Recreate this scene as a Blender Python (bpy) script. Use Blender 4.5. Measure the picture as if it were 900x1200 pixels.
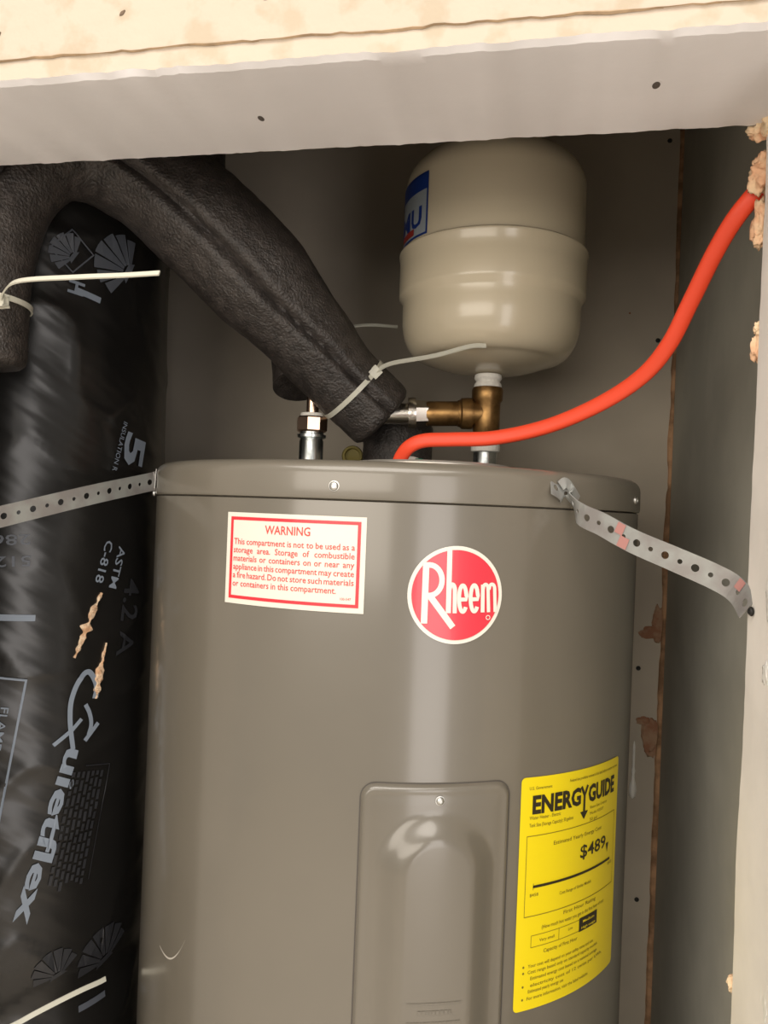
import bpy, bmesh, math, random
from mathutils import Vector, Matrix, noise

scene = bpy.context.scene
for o in list(bpy.data.objects):
    bpy.data.objects.remove(o, do_unlink=True)
COL = scene.collection
R_ = math.radians

# ------------------------------------------------------------------ camera
EYE = 1.46
YAW = R_(10.9)
ROLL = 0.0385
cam_d = bpy.data.cameras.new('camera')
cam_d.sensor_fit = 'VERTICAL'; cam_d.sensor_height = 24.0; cam_d.lens = 18.0
cam_d.clip_start = 0.02
cam = bpy.data.objects.new('camera', cam_d); COL.objects.link(cam)
cam.matrix_world = (Matrix.Translation((0.148, -0.839, EYE)) @ Matrix.Rotation(YAW, 4, 'Z')
                    @ Matrix.Rotation(R_(90), 4, 'X') @ Matrix.Rotation(ROLL, 4, 'Z'))
scene.camera = cam

# ------------------------------------------------------------------ world and lights
scene.view_settings.view_transform = 'Standard'
scene.view_settings.look = 'None'
scene.view_settings.gamma = 1.0
scene.view_settings.use_curve_mapping = False
scene.view_settings.exposure = 0.0
w = bpy.data.worlds.new('room_light'); scene.world = w; w.use_nodes = True
bg = w.node_tree.nodes['Background']
bg.inputs[0].default_value = (1.0, 0.93, 0.84, 1); bg.inputs[1].default_value = 0.45


def area(name, loc, target, sx, sy, power, col):
    d = bpy.data.lights.new(name, 'AREA'); d.shape = 'RECTANGLE'; d.size = sx; d.size_y = sy
    d.energy = power; d.color = col
    o = bpy.data.objects.new(name, d); COL.objects.link(o); o.location = loc
    o.rotation_euler = (Vector(target) - Vector(loc)).to_track_quat('-Z', 'Y').to_euler()
    return o


area('window_daylight', (-0.65, -3.0, 1.65), (0, 0, 1.5), 2.3, 1.1, 36, (1.0, 0.91, 0.79))
area('doorway_daylight', (1.30, -2.6, 1.05), (0, 0, 1.1), 0.75, 2.0, 19, (1.0, 0.94, 0.90))
area('added_overhead_fill', (-0.1, -1.9, 2.75), (-0.1, -1.9, 0), 2.2, 1.6, 68, (1.0, 0.93, 0.84))  # added unseen downlight, brightens the floor so its bounce lifts the header underside


# ------------------------------------------------------------------ materials
def mat(name, col, rough=0.5, metal=0.0, spec=0.5, coat=0.0, coat_rough=0.1, noise_amt=0.0, noise_scale=20.0,
        col2=None, bump=0.0, bump_scale=80.0, bump_dist=0.002, stretch=None, lo=0.4, hi=0.6, detail=4.0, bump_detail=3.0):
    m = bpy.data.materials.new(name); m.use_nodes = True
    nt = m.node_tree; b = nt.nodes['Principled BSDF']
    b.inputs['Base Color'].default_value = (*col, 1)
    b.inputs['Roughness'].default_value = rough
    b.inputs['Metallic'].default_value = metal
    b.inputs['Specular IOR Level'].default_value = spec
    b.inputs['Coat Weight'].default_value = coat
    b.inputs['Coat Roughness'].default_value = coat_rough
    tc = nt.nodes.new('ShaderNodeTexCoord')
    src = tc.outputs['Object']
    if stretch:
        mp = nt.nodes.new('ShaderNodeMapping'); mp.inputs['Rotation'].default_value = stretch[1]
        nt.links.new(src, mp.inputs['Vector'])
        mp2 = nt.nodes.new('ShaderNodeMapping'); mp2.inputs['Scale'].default_value = stretch[0]
        nt.links.new(mp.outputs['Vector'], mp2.inputs['Vector']); src = mp2.outputs['Vector']
    if col2 is None and noise_amt > 0:
        col2 = tuple(c * (1 - noise_amt) for c in col)
    if col2:
        n = nt.nodes.new('ShaderNodeTexNoise'); n.inputs['Scale'].default_value = noise_scale
        n.inputs['Detail'].default_value = detail
        nt.links.new(src, n.inputs['Vector'])
        r = nt.nodes.new('ShaderNodeValToRGB')
        r.color_ramp.elements[0].position = lo; r.color_ramp.elements[1].position = hi
        r.color_ramp.elements[0].color = (*col, 1); r.color_ramp.elements[1].color = (*col2, 1)
        nt.links.new(n.outputs['Fac'], r.inputs['Fac'])
        nt.links.new(r.outputs['Color'], b.inputs['Base Color'])
    if bump > 0:
        n2 = nt.nodes.new('ShaderNodeTexNoise'); n2.inputs['Scale'].default_value = bump_scale
        n2.inputs['Detail'].default_value = bump_detail
        nt.links.new(src, n2.inputs['Vector'])
        bp = nt.nodes.new('ShaderNodeBump'); bp.inputs['Strength'].default_value = bump
        bp.inputs['Distance'].default_value = bump_dist
        nt.links.new(n2.outputs['Fac'], bp.inputs['Height'])
        nt.links.new(bp.outputs['Normal'], b.inputs['Normal'])
    return m


M = {}
M['header'] = mat('cream_wall_paint', (0.57, 0.485, 0.395), 0.8, spec=0.2, col2=(0.50, 0.42, 0.32), noise_scale=34,
                  lo=0.52, hi=0.62, bump=0.5, bump_scale=60, bump_dist=0.002, detail=8)
M['reveal'] = mat('grey_drywall_paper', (0.80, 0.775, 0.775), 0.85, spec=0.2, noise_amt=0.05, noise_scale=9,
                  bump=0.15, bump_scale=140, bump_dist=0.001)
M['jamb'] = mat('offwhite_drywall', (0.93, 0.89, 0.83), 0.75, spec=0.25, noise_amt=0.08, noise_scale=14,
                bump=0.3, bump_scale=60, bump_dist=0.001)
M['closet'] = mat('closet_drywall', (0.56, 0.50, 0.415), 0.9, spec=0.15, noise_amt=0.12, noise_scale=6,
                  bump=0.2, bump_scale=220, bump_dist=0.0006)
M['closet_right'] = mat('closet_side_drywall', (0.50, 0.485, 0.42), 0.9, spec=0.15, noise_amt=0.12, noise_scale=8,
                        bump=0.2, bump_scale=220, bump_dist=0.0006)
M['brown_edge'] = mat('raw_brown_board_edge', (0.55, 0.33, 0.19), 0.95, spec=0.1, noise_amt=0.5, noise_scale=40,
                      bump=0.6, bump_scale=120, bump_dist=0.002)
M['torn_brown'] = mat('torn_brown_paper', (0.36, 0.18, 0.11), 0.95, spec=0.1, col2=(0.44, 0.29, 0.19), noise_scale=60,
                      bump=0.8, bump_scale=150, bump_dist=0.002)
M['torn_peach'] = mat('torn_peach_gypsum', (0.80, 0.47, 0.29), 0.9, spec=0.1, col2=(0.85, 0.66, 0.44), noise_scale=50,
                      bump=0.9, bump_scale=120, bump_dist=0.003)
M['floor'] = mat('pale_tile_floor', (0.74, 0.68, 0.60), 0.55, noise_amt=0.15, noise_scale=5)
M['paint'] = mat('taupe_grey_appliance_enamel', (0.134, 0.119, 0.094), 0.34, spec=0.5, coat=0.85, coat_rough=0.14,
                 noise_amt=0.05, noise_scale=7, bump=0.04, bump_scale=12, bump_dist=0.004)
M['paint_lid'] = mat('taupe_grey_lid_enamel', (0.155, 0.138, 0.110), 0.32, spec=0.5, coat=0.6, coat_rough=0.12,
                     noise_amt=0.05, noise_scale=9, bump=0.06, bump_scale=16, bump_dist=0.004)
M['seam'] = mat('gap_shadow', (0.06, 0.052, 0.045), 0.6)
M['scratch'] = mat('pale_scratch', (0.42, 0.39, 0.34), 0.5)
M['label_white'] = mat('label_white', (0.67, 0.635, 0.56), 0.45, coat=0.2)
M['label_red'] = mat('label_red', (0.74, 0.022, 0.035), 0.4, coat=0.2)
M['text_red'] = mat('text_red', (0.66, 0.07, 0.06), 0.5)
M['badge_red'] = mat('badge_red', (0.62, 0.024, 0.045), 0.30, coat=0.5, coat_rough=0.12)
M['badge_white'] = mat('badge_white', (0.70, 0.67, 0.60), 0.35, coat=0.4, coat_rough=0.12)
M['label_yellow'] = mat('label_yellow', (0.76, 0.60, 0.003), 0.45, coat=0.25, coat_rough=0.2)
M['ink'] = mat('black_ink', (0.022, 0.016, 0.006), 0.5)
M['ink_olive'] = mat('fine_ink', (0.16, 0.12, 0.010), 0.6)
M['cream_steel'] = mat('cream_tank_enamel', (0.60, 0.525, 0.385), 0.26, spec=0.5, coat=0.4, coat_rough=0.1,
                       noise_amt=0.04, noise_scale=8, bump=0.03, bump_scale=14, bump_dist=0.003)
M['label_blue'] = mat('label_blue', (0.010, 0.035, 0.20), 0.45)
M['label_grey'] = mat('label_grey', (0.30, 0.34, 0.37), 0.45)
M['brass'] = mat('aged_brass', (0.36, 0.21, 0.08), 0.36, metal=0.9, col2=(0.20, 0.11, 0.04), noise_scale=55,
                 bump=0.2, bump_scale=160, bump_dist=0.001)
M['chrome'] = mat('nickel_steel', (0.62, 0.58, 0.52), 0.22, metal=1.0)
M['galv'] = mat('galvanised_steel', (0.62, 0.66, 0.66), 0.26, metal=1.0, noise_amt=0.25, noise_scale=60)
M['copper'] = mat('copper_nut', (0.80, 0.56, 0.42), 0.25, metal=1.0)
M['tape'] = mat('white_thread_tape', (0.78, 0.76, 0.70), 0.6, bump=0.7, bump_scale=180, bump_dist=0.002)
M['foam'] = mat('black_foam_rubber', (0.056, 0.047, 0.042), 0.44, spec=0.6, bump=0.75, bump_scale=380, bump_dist=0.0026,
                noise_amt=0.4, noise_scale=90)
M['foam_dark'] = mat('black_foam_end', (0.010, 0.009, 0.009), 0.7, spec=0.3, bump=0.6, bump_scale=240, bump_dist=0.002)
M['jacket'] = mat('black_plastic_jacket', (0.010, 0.0095, 0.009), 0.27, spec=0.55, bump=0.36, bump_scale=6.0, bump_detail=2.4,
                  bump_dist=0.012, stretch=((0.9, 0.9, 4.2), (0.3, -0.5, 0)))
M['print_grey'] = mat('blue_grey_print', (0.22, 0.26, 0.32), 0.5)
M['print_dim'] = mat('dim_grey_print', (0.085, 0.095, 0.115), 0.5)
M['print_faint'] = mat('faint_grey_print', (0.024, 0.025, 0.029), 0.40)
M['insul'] = mat('exposed_tan_fibre', (0.62, 0.36, 0.20), 0.9, col2=(0.78, 0.60, 0.42), noise_scale=110,
                 bump=1.0, bump_scale=200, bump_dist=0.004)
M['tie'] = mat('white_nylon', (0.66, 0.65, 0.55), 0.4, spec=0.5)
M['orange'] = mat('orange_cable_sheath', (0.86, 0.075, 0.028), 0.42, spec=0.4)
M['strap'] = mat('galvanised_strap', (0.35, 0.36, 0.345), 0.48, metal=0.4, col2=(0.28, 0.265, 0.255), noise_scale=45,
                 bump=0.1, bump_scale=100, bump_dist=0.001)
M['pink_mark'] = mat('pink_marking', (0.40, 0.19, 0.17), 0.6)
M['screw'] = mat('zinc_screw', (0.55, 0.55, 0.53), 0.38, metal=1.0)
M['dark_screw'] = mat('black_drywall_screw', (0.012, 0.011, 0.010), 0.6)
M['yellow_cap'] = mat('yellow_plastic', (0.32, 0.26, 0.06), 0.5)
M['green'] = mat('green_screw_paint', (0.01, 0.22, 0.13), 0.4)
M['white_plastic'] = mat('white_plastic', (0.92, 0.91, 0.86), 0.45)
M['spackle'] = mat('white_spackle', (0.90, 0.89, 0.84), 0.5)
M['glass_frame'] = mat('frame', (0.8, 0.78, 0.72), 0.5)


# ------------------------------------------------------------------ helpers
def obj(name, verts, faces, m, parent=None, smooth=True, angle=40):
    me = bpy.data.meshes.new(name)
    me.from_pydata([tuple(v) for v in verts], [], faces)
    me.validate(); me.update()
    if m: me.materials.append(m)
    o = bpy.data.objects.new(name, me); COL.objects.link(o)
    if parent: o.parent = parent
    if smooth:
        me.polygons.foreach_set('use_smooth', [True] * len(me.polygons))
        bm = bmesh.new(); bm.from_mesh(me)
        bmesh.ops.recalc_face_normals(bm, faces=bm.faces)
        for e in bm.edges:
            if len(e.link_faces) == 2 and e.calc_face_angle(0) > R_(angle): e.smooth = False
        bm.to_mesh(me); bm.free()
    return o


def empty(name, loc=(0, 0, 0)):
    o = bpy.data.objects.new(name, None); COL.objects.link(o); o.location = loc
    o.empty_display_size = 0.05
    return o


def tag(o, label, cat, group=None):
    o['label'] = label; o['category'] = cat
    if group: o['group'] = group
    return o


def struct(o):
    o['kind'] = 'structure'; return o


def box_vf(x0, x1, y0, y1, z0, z1):
    v = [(x0, y0, z0), (x1, y0, z0), (x1, y1, z0), (x0, y1, z0), (x0, y0, z1), (x1, y0, z1), (x1, y1, z1), (x0, y1, z1)]
    f = [(0, 3, 2, 1), (4, 5, 6, 7), (0, 1, 5, 4), (1, 2, 6, 5), (2, 3, 7, 6), (3, 0, 4, 7)]
    return v, f


def box(name, x0, x1, y0, y1, z0, z1, m, parent=None):
    return obj(name, *box_vf(x0, x1, y0, y1, z0, z1), m, parent, smooth=False)


def lathe_vf(profile, n=64, center=(0, 0), closed_ends=True, axis_fn=None):
    """profile: list of (r, z)"""
    v, f = [], []
    for r, z in profile:
        for i in range(n):
            a = 2 * math.pi * i / n
            p = (r * math.cos(a), r * math.sin(a), z)
            v.append(axis_fn(p) if axis_fn else (p[0] + center[0], p[1] + center[1], p[2]))
    k = len(profile)
    for j in range(k - 1):
        for i in range(n):
            i2 = (i + 1) % n
            f.append((j * n + i, j * n + i2, (j + 1) * n + i2, (j + 1) * n + i))
    if closed_ends:
        f.append(tuple(range(n))[::-1]); f.append(tuple((k - 1) * n + i for i in range(n)))
    return v, f


def along(p0, direction):
    """map local z to a direction starting at p0"""
    q = Vector((0, 0, 1)).rotation_difference(Vector(direction).normalized())
    p0 = Vector(p0)
    return lambda p: tuple(p0 + q @ Vector(p))


def catmull(pts, n):
    pts = [Vector(p) for p in pts]
    P = [pts[0] * 2 - pts[1]] + pts + [pts[-1] * 2 - pts[-2]]
    out = []
    seg = len(pts) - 1
    for i in range(n):
        t = i / (n - 1) * seg
        k = min(int(t), seg - 1); t -= k
        a, b, c, d = P[k:k + 4]
        out.append(0.5 * ((2 * b) + (c - a) * t + (2 * a - 5 * b + 4 * c - d) * t * t + (3 * b - a - 3 * c + d) * t ** 3))
    return out


def resample(path, n):
    L = [0]
    for a, b in zip(path, path[1:]): L.append(L[-1] + (b - a).length)
    out = []; k = 0
    for i in range(n):
        s = L[-1] * i / (n - 1)
        while k < len(path) - 2 and L[k + 1] < s: k += 1
        t = (s - L[k]) / max(L[k + 1] - L[k], 1e-9)
        out.append(path[k].lerp(path[k + 1], min(max(t, 0), 1)))
    return out, L[-1]


def frames(path, ref):
    """tangent, normal (towards ref), binormal for each point; ref vector or list"""
    out = []
    for i, p in enumerate(path):
        t = (path[min(i + 1, len(path) - 1)] - path[max(i - 1, 0)]).normalized()
        rf = Vector(ref[i]) if isinstance(ref, list) else Vector(ref)
        n = (rf - t * rf.dot(t)).normalized()
        out.append((t, n, t.cross(n)))
    return out


def sweep_vf(path, ref, prof, cap=True):
    """prof(i, t01) -> list of (a along N, b along B)"""
    fr = frames(path, ref)
    v, f = [], []
    m = None
    for i, p in enumerate(path):
        pr = prof(i, i / (len(path) - 1)); m = len(pr)
        t, n, b = fr[i]
        for a, c in pr: v.append(tuple(p + n * a + b * c))
    for i in range(len(path) - 1):
        for j in range(m):
            j2 = (j + 1) % m
            f.append((i * m + j, i * m + j2, (i + 1) * m + j2, (i + 1) * m + j))
    if cap:
        f.append(tuple(range(m))[::-1]); f.append(tuple((len(path) - 1) * m + j for j in range(m)))
    return v, f


def rect_prof(w, t):
    return lambda i, s: [(-t / 2, -w / 2), (t / 2, -w / 2), (t / 2, w / 2), (-t / 2, w / 2)]


def ell_prof(a, b, n=16):
    return lambda i, s: [(a * math.cos(2 * math.pi * k / n), b * math.sin(2 * math.pi * k / n)) for k in range(n)]


# flat print: 2D polygons -> wrapped on a surface -----------------------------------------
_font_cache = {}


def text2d(body, bold=0.0):
    """unit text (size 1): verts, faces, width"""
    key = (body, bold)
    if key in _font_cache: return _font_cache[key]
    c = bpy.data.curves.new('t', 'FONT'); c.body = body; c.size = 1.0; c.resolution_u = 2
    c.offset = bold; c.fill_mode = 'FRONT'
    o = bpy.data.objects.new('t', c); COL.objects.link(o)
    dg = bpy.context.evaluated_depsgraph_get(); dg.update()
    me = bpy.data.meshes.new_from_object(o.evaluated_get(dg))
    v = [(p.co.x, p.co.y) for p in me.vertices]; f = [tuple(p.vertices) for p in me.polygons]
    bpy.data.objects.remove(o, do_unlink=True); bpy.data.curves.remove(c); bpy.data.meshes.remove(me)
    if v:
        x0 = min(p[0] for p in v); v = [(p[0] - x0, p[1]) for p in v]
        wd = max(p[0] for p in v)
    else:
        wd = 0.3
    _font_cache[key] = (v, f, wd)
    return v, f, wd


class Print2D:
    """collects flat shapes in local (x, y)"""
    def __init__(s): s.v = []; s.f = []
    def add(s, v, f):
        k = len(s.v); s.v += v; s.f += [tuple(i + k for i in q) for q in f]
    def text(s, body, x, y, size, width=None, align='l', bold=0.0, rot=0.0, shear=0.0):
        v, f, wd = text2d(body, bold)
        sx = (width / wd) if width else size
        W = wd * sx
        ox = {'l': 0, 'c': -W / 2, 'r': -W}[align]
        c, sn = math.cos(rot), math.sin(rot)
        out = []
        for a, b in v:
            a2, b2 = a * sx + ox + shear * b * size, b * size
            out.append((x + a2 * c - b2 * sn, y + a2 * sn + b2 * c))
        s.add(out, f); return W
    def rect(s, x0, y0, x1, y1):
        s.add([(x0, y0), (x1, y0), (x1, y1), (x0, y1)], [(0, 1, 2, 3)])
    def frame(s, x0, y0, x1, y1, t):
        s.rect(x0, y0, x1, y0 + t); s.rect(x0, y1 - t, x1, y1); s.rect(x0, y0 + t, x0 + t, y1 - t); s.rect(x1 - t, y0 + t, x1, y1 - t)
    def ribbon(s, pts, wd, closed=False):
        n = len(pts); v = []; f = []
        for i, p in enumerate(pts):
            if closed: a, b = pts[i - 1], pts[(i + 1) % n]
            else: a, b = pts[max(i - 1, 0)], pts[min(i + 1, n - 1)]
            dx, dy = b[0] - a[0], b[1] - a[1]; l = math.hypot(dx, dy) or 1
            ww = wd(i / max(n - 1, 1)) if callable(wd) else wd
            nx, ny = -dy / l * ww / 2, dx / l * ww / 2
            v += [(p[0] + nx, p[1] + ny), (p[0] - nx, p[1] - ny)]
        for i in range(n if closed else n - 1):
            j = (i + 1) % n
            f.append((2 * i, 2 * i + 1, 2 * j + 1, 2 * j))
        s.add(v, f)
    def poly(s, pts): s.add(list(pts), [tuple(range(len(pts)))])
    def disc(s, cx, cy, r, n=48): s.poly([(cx + r * math.cos(2 * math.pi * i / n), cy + r * math.sin(2 * math.pi * i / n)) for i in range(n)])
    def build(s, name, m, mapping, parent, step=0.006, pre=None, thick=0.0):
        bm = bmesh.new()
        pts = [pre(p) for p in s.v] if pre else s.v
        vs = [bm.verts.new((p[0], p[1], 0)) for p in pts]
        for q in s.f:
            try: bm.faces.new([vs[i] for i in q])
            except ValueError: pass
        x0 = min(p[0] for p in pts); x1 = max(p[0] for p in pts)
        k = int((x1 - x0) / step)
        for i in range(1, k + 1):
            g = bm.verts[:] + bm.edges[:] + bm.faces[:]
            bmesh.ops.bisect_plane(bm, geom=g, dist=1e-7, plane_co=(x0 + i * step, 0, 0), plane_no=(1, 0, 0))
        bm.normal_update()
        for fc in bm.faces:
            if fc.normal.z < 0: fc.normal_flip()
        for vv in bm.verts: vv.co = mapping(vv.co.x, vv.co.y)
        me = bpy.data.meshes.new(name); bm.to_mesh(me); bm.free()
        me.materials.append(m)
        o = bpy.data.objects.new(name, me); COL.objects.link(o)
        if parent: o.parent = parent
        return o


def screw_head(name, pos, normal, r, m, parent, slot=True, hex_=False):
    """pan screw head with a recessed cross"""
    fn = along(pos, normal)
    prof = [(r * 1.25, 0.0), (r * 1.25, r * 0.12), (r, r * 0.16), (r, r * 0.45), (r * 0.82, r * 0.68), (r * 0.45, r * 0.78), (r * 0.42, r * 0.62), (0.001 * r, r * 0.62)]
    v, f = lathe_vf(prof, 20, axis_fn=fn, closed_ends=False)
    return obj(name, v, f, m, parent)


def rough_noise(x, seed, sc):
    return noise.noise(Vector((x * sc, seed * 7.3, seed * 1.7)))


# ------------------------------------------------------------------ the setting
ZS = 1.74            # underside of the header
Y_IN, Y_OUT = -0.265, -0.378
XJ_R, XJ_L = 0.297, -0.335
X_R, X_L, Y_B = 0.343, -0.625, 0.326
struct(box('floor', -2.5, 2.2, -3.4, Y_B + 0.04, -0.05, 0.0, M['floor']))
struct(box('ceiling', X_L - 0.05, X_R + 0.05, Y_IN, Y_B + 0.04, 2.42, 2.47, M['closet']))
wb = struct(box('wall_back', X_L - 0.05, X_R, Y_B, Y_B + 0.04, 0.0, 2.42, M['closet']))
struct(box('wall_left', X_L - 0.05, X_L, Y_IN, Y_B, 0.0, 2.42, M['closet']))
wr = struct(box('wall_right', X_R, X_R + 0.05, Y_IN, Y_B + 0.04, 0.0, 2.42, M['closet_right']))

# front wall: header lofted along x with ragged lower edges, jambs lofted along z
wf = struct(empty('wall_front', (0, Y_OUT, 0)))
INV = Matrix.Translation((0, -Y_OUT, 0))


def fchild(o, par=wf):
    o.parent = par
    o.matrix_parent_inverse = Matrix.Translation(-Vector(par.location))
    return o


def header():
    n = 700
    x0, x1 = -1.4, 1.3
    # face strip below the sheet (core), with the grey underside as a second object
    v, f = [], []
    for i in range(n + 1):
        x = x0 + (x1 - x0) * i / n
        j1 = 0.0022 * rough_noise(x, 1, 30) + 0.0022 * rough_noise(x, 2, 130)
        j2 = 0.0016 * rough_noise(x, 3, 45) + 0.0012 * rough_noise(x, 4, 170)
        v += [(x, Y_OUT, 2.60), (x, Y_OUT, 1.7575), (x, Y_OUT + 0.5 * j1, ZS + 0.003 + j1),
              (x, Y_OUT + 0.004, ZS + 0.0004 + 0.5 * j1), (x, Y_OUT + 0.012, ZS), (x, Y_IN - 0.010, ZS), (x, Y_IN + 0.6 * j2, ZS + j2 * 0.8), (x, Y_IN, 2.60)]
    m = 8
    for i in range(n):
        for j in range(m):
            a, b = i * m + j, i * m + (j + 1) % m
            f.append((a, b, b + m, a + m))
    o = obj('header', v, f, M['header'], None, angle=25)
    o.data.materials.append(M['reveal'])
    for p in o.data.polygons:
        if p.normal.z < -0.5 and p.center.z < ZS + 0.01 and p.center.y > Y_OUT + 0.0012: p.material_index = 1
    fchild(o)
    # drywall sheet on the face, 3 mm proud, ragged bottom edge
    v, f = [], []
    n = 420
    for i in range(n + 1):
        x = x0 + (x1 - x0) * i / n
        j = 0.0014 * rough_noise(x, 5, 60) + 0.0010 * rough_noise(x, 6, 200)
        zb = 1.7545 + j
        k = 0.0015 * rough_noise(x, 9, 90)
        v += [(x, Y_OUT - 0.0014, 2.60), (x, Y_OUT - 0.0014, zb + 0.0025), (x, Y_OUT - 0.0010 + k * .2, zb + 0.0006), (x, Y_OUT + 0.003, zb)]
    for i in range(n):
        for j in range(3):
            a = i * 4 + j
            f.append((a, a + 4, a + 5, a + 1))
    o2 = obj('drywall_sheet', v, f, M['header'], None, angle=25)
    fchild(o2)
    # brown torn paper thread that shows along the sheet's bottom edge
    v, f = [], []
    for i in range(n + 1):
        x = x0 + (x1 - x0) * i / n
        t = max(0.0, 0.0004 + 0.0009 * rough_noise(x, 7, 25))
        zc = 1.7552 + 0.0014 * rough_noise(x, 5, 60) + 0.0010 * rough_noise(x, 6, 200)
        v += [(x, Y_OUT - 0.0015, zc + t), (x, Y_OUT - 0.0020, zc), (x, Y_OUT - 0.0004, zc - t)]
    for i in range(n):
        for j in range(2):
            a = i * 3 + j
            f.append((a, a + 3, a + 4, a + 1))
    o3 = obj('torn_paper_edge', v, f, mat('torn_paper_tan', (0.50, 0.36, 0.23), 0.9, noise_amt=0.3, noise_scale=60), None)
    fchild(o3)


header()


def jamb(name, xin, side):
    """side +1: material extends to +x"""
    n = 320
    xo = xin + side * 1.05
    v, f = [], []
    for i in range(n + 1):
        z = ZS * 1.0 * i / n
        j1 = 0.0025 * rough_noise(z, 11 + side, 18) + 0.0015 * rough_noise(z, 13 + side, 80)
        j2 = 0.002 * rough_noise(z, 15 + side, 14)
        v += [(xo, Y_OUT, z), (xin + j2, Y_OUT + 0.002, z), (xin + 0.0015 * rough_noise(z, 19, 7), Y_IN - 0.004 + j1, z), (xin + side * 0.004, Y_IN + j1, z), (xo, Y_IN, z)]
    m = 5
    for i in range(n):
        for j in range(m):
            a, b = i * m + j, i * m + (j + 1) % m
            f.append((a, b, b + m, a + m))
    o = obj(name, v, f, M['jamb'], None, angle=25)
    o.data.materials.append(M['header'])
    for p in o.data.polygons:
        if abs(p.normal.y) > 0.9 and p.center.y < Y_OUT + 0.01: p.material_index = 1
    fchild(o)
    return o


jr = jamb('jamb', XJ_R, 1)
jl = jamb('jamb', XJ_L, -1)


def chunk(name, pos, size, seed, m, parent, stretch=(1, 1, 1), rough=1.0):
    bm = bmesh.new(); bmesh.ops.create_icosphere(bm, subdivisions=4, radius=1.0)
    for vv in bm.verts:
        d = vv.co.normalized()
        k = 0.80 + rough * (0.45 * noise.noise(d * 1.6 + Vector((seed, 0, 0))) + 0.24 * noise.noise(d * 4.5 + Vector((0, seed, 0))) + 0.10 * noise.noise(d * 11 + Vector((0, 0, seed))))
        vv.co = Vector((d.x * stretch[0], d.y * stretch[1], d.z * stretch[2])) * k * size + Vector(pos)
    me = bpy.data.meshes.new(name); bm.to_mesh(me); bm.free(); me.materials.append(m)
    me.polygons.foreach_set('use_smooth', [True] * len(me.polygons))
    o = bpy.data.objects.new(name, me); COL.objects.link(o)
    if parent: o.parent = parent
    return o


for k, (p, s, st) in enumerate([((0.303, -0.270, 1.752), 0.019, (0.8, 0.8, 1.3)), ((0.2955, -0.262, 1.7375), 0.011, (1.0, 0.7, 0.7)),
                                ((0.2985, -0.257, 1.7060), 0.0125, (0.9, 0.8, 1.2)), ((0.3005, -0.257, 1.7180), 0.0085, (0.9, 0.8, 0.9)),
                                ((0.2995, -0.259, 1.6740), 0.0105, (0.75, 0.7, 1.8)), ((0.2975, -0.262, 1.6600), 0.006, (0.8, 0.7, 1.0)),
                                ((0.2990, -0.262, 1.5850), 0.0075, (0.7, 0.6, 1.8)), ((0.2985, -0.264, 1.5980), 0.005, (0.7, 0.6, 1.2)),
                                ((0.2990, -0.263, 1.1400), 0.0065, (0.8, 0.6, 1.2))]):
    fchild(chunk('torn_gypsum', p, s, 3.1 + k * 1.37, M['torn_peach'], None, st))

# white spackle smears on the jamb
for k, (y, z, sy, sz) in enumerate([(-0.316, 1.418, 0.008, 0.022), (-0.314, 1.366, 0.008, 0.009), (-0.3375, 1.171, 0.008, 0.013), (-0.331, 1.175, 0.003, 0.013), (-0.327, 1.395, 0.003, 0.004)]):
    fchild(chunk('spackle_smear', (XJ_R + 0.0002, y, z), 1.0, 9.0 + k * 2.3, M['spackle'], None, (0.0006, sy, sz), 0.8))


# screws sunk in the header underside; the holes' shade is painted onto dark discs
def dimple(pos, nrm, r, m_ring, parent, name='screw_hole'):
    fn = along(pos, nrm)
    rnd = random.Random(int(pos[0] * 1e4))
    prof = [(r * 1.45, 0.0), (r * 1.2, r * 0.06), (r * 1.05, r * 0.05), (r * 0.98, 0.01 * r)]
    v, f = lathe_vf(prof, 18, axis_fn=lambda p: fn((p[0] * 1.35, p[1] * 0.8, p[2] * (1 + 0.6 * math.sin(3 * math.atan2(p[1], p[0]))))), closed_ends=False)
    ring = obj(name, v, f, m_ring, None)
    fchild(ring)
    v, f = lathe_vf([(r * 1.04, 0.00006), (r * 0.6, 0.0003), (0.0001, 0.00035)], 18, axis_fn=lambda p: fn((p[0] * 1.35, p[1] * 0.8, p[2])), closed_ends=False)
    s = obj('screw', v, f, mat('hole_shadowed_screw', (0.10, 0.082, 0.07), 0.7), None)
    s.parent = ring
    return ring


dimple((-0.0544, -0.3141, ZS + 0.0002), (0, 0, -1), 0.0036, M['reveal'], wf)
dimple((0.2158, -0.3246, ZS + 0.0002), (0, 0, -1), 0.0040, M['reveal'], wf)
# gouges on the header face
for k, (x, z, l, a) in enumerate([(-0.1277, 1.7802, 0.0050, 0.7), (-0.0282, 1.7815, 0.005, 0.5), (-0.219, 1.773, 0.005, 0.8)]):
    pts = [Vector((x + l * (t - 0.5) * math.cos(a), Y_OUT - 0.0016, z + l * (t - 0.5) * math.sin(a))) for t in (0, .25, .5, .75, 1)]
    wd = [0.0002, 0.0011, 0.0014, 0.0009, 0.0002]
    v, f = sweep_vf(pts, (0, -1, 0), lambda i, s: [(0.0006 * math.cos(q * math.pi / 3), wd[i] * math.sin(q * math.pi / 3)) for q in range(6)])
    fchild(obj('gouge', v, f, mat('gouge_brown', (0.16, 0.11, 0.075), 0.9), None))

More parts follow.
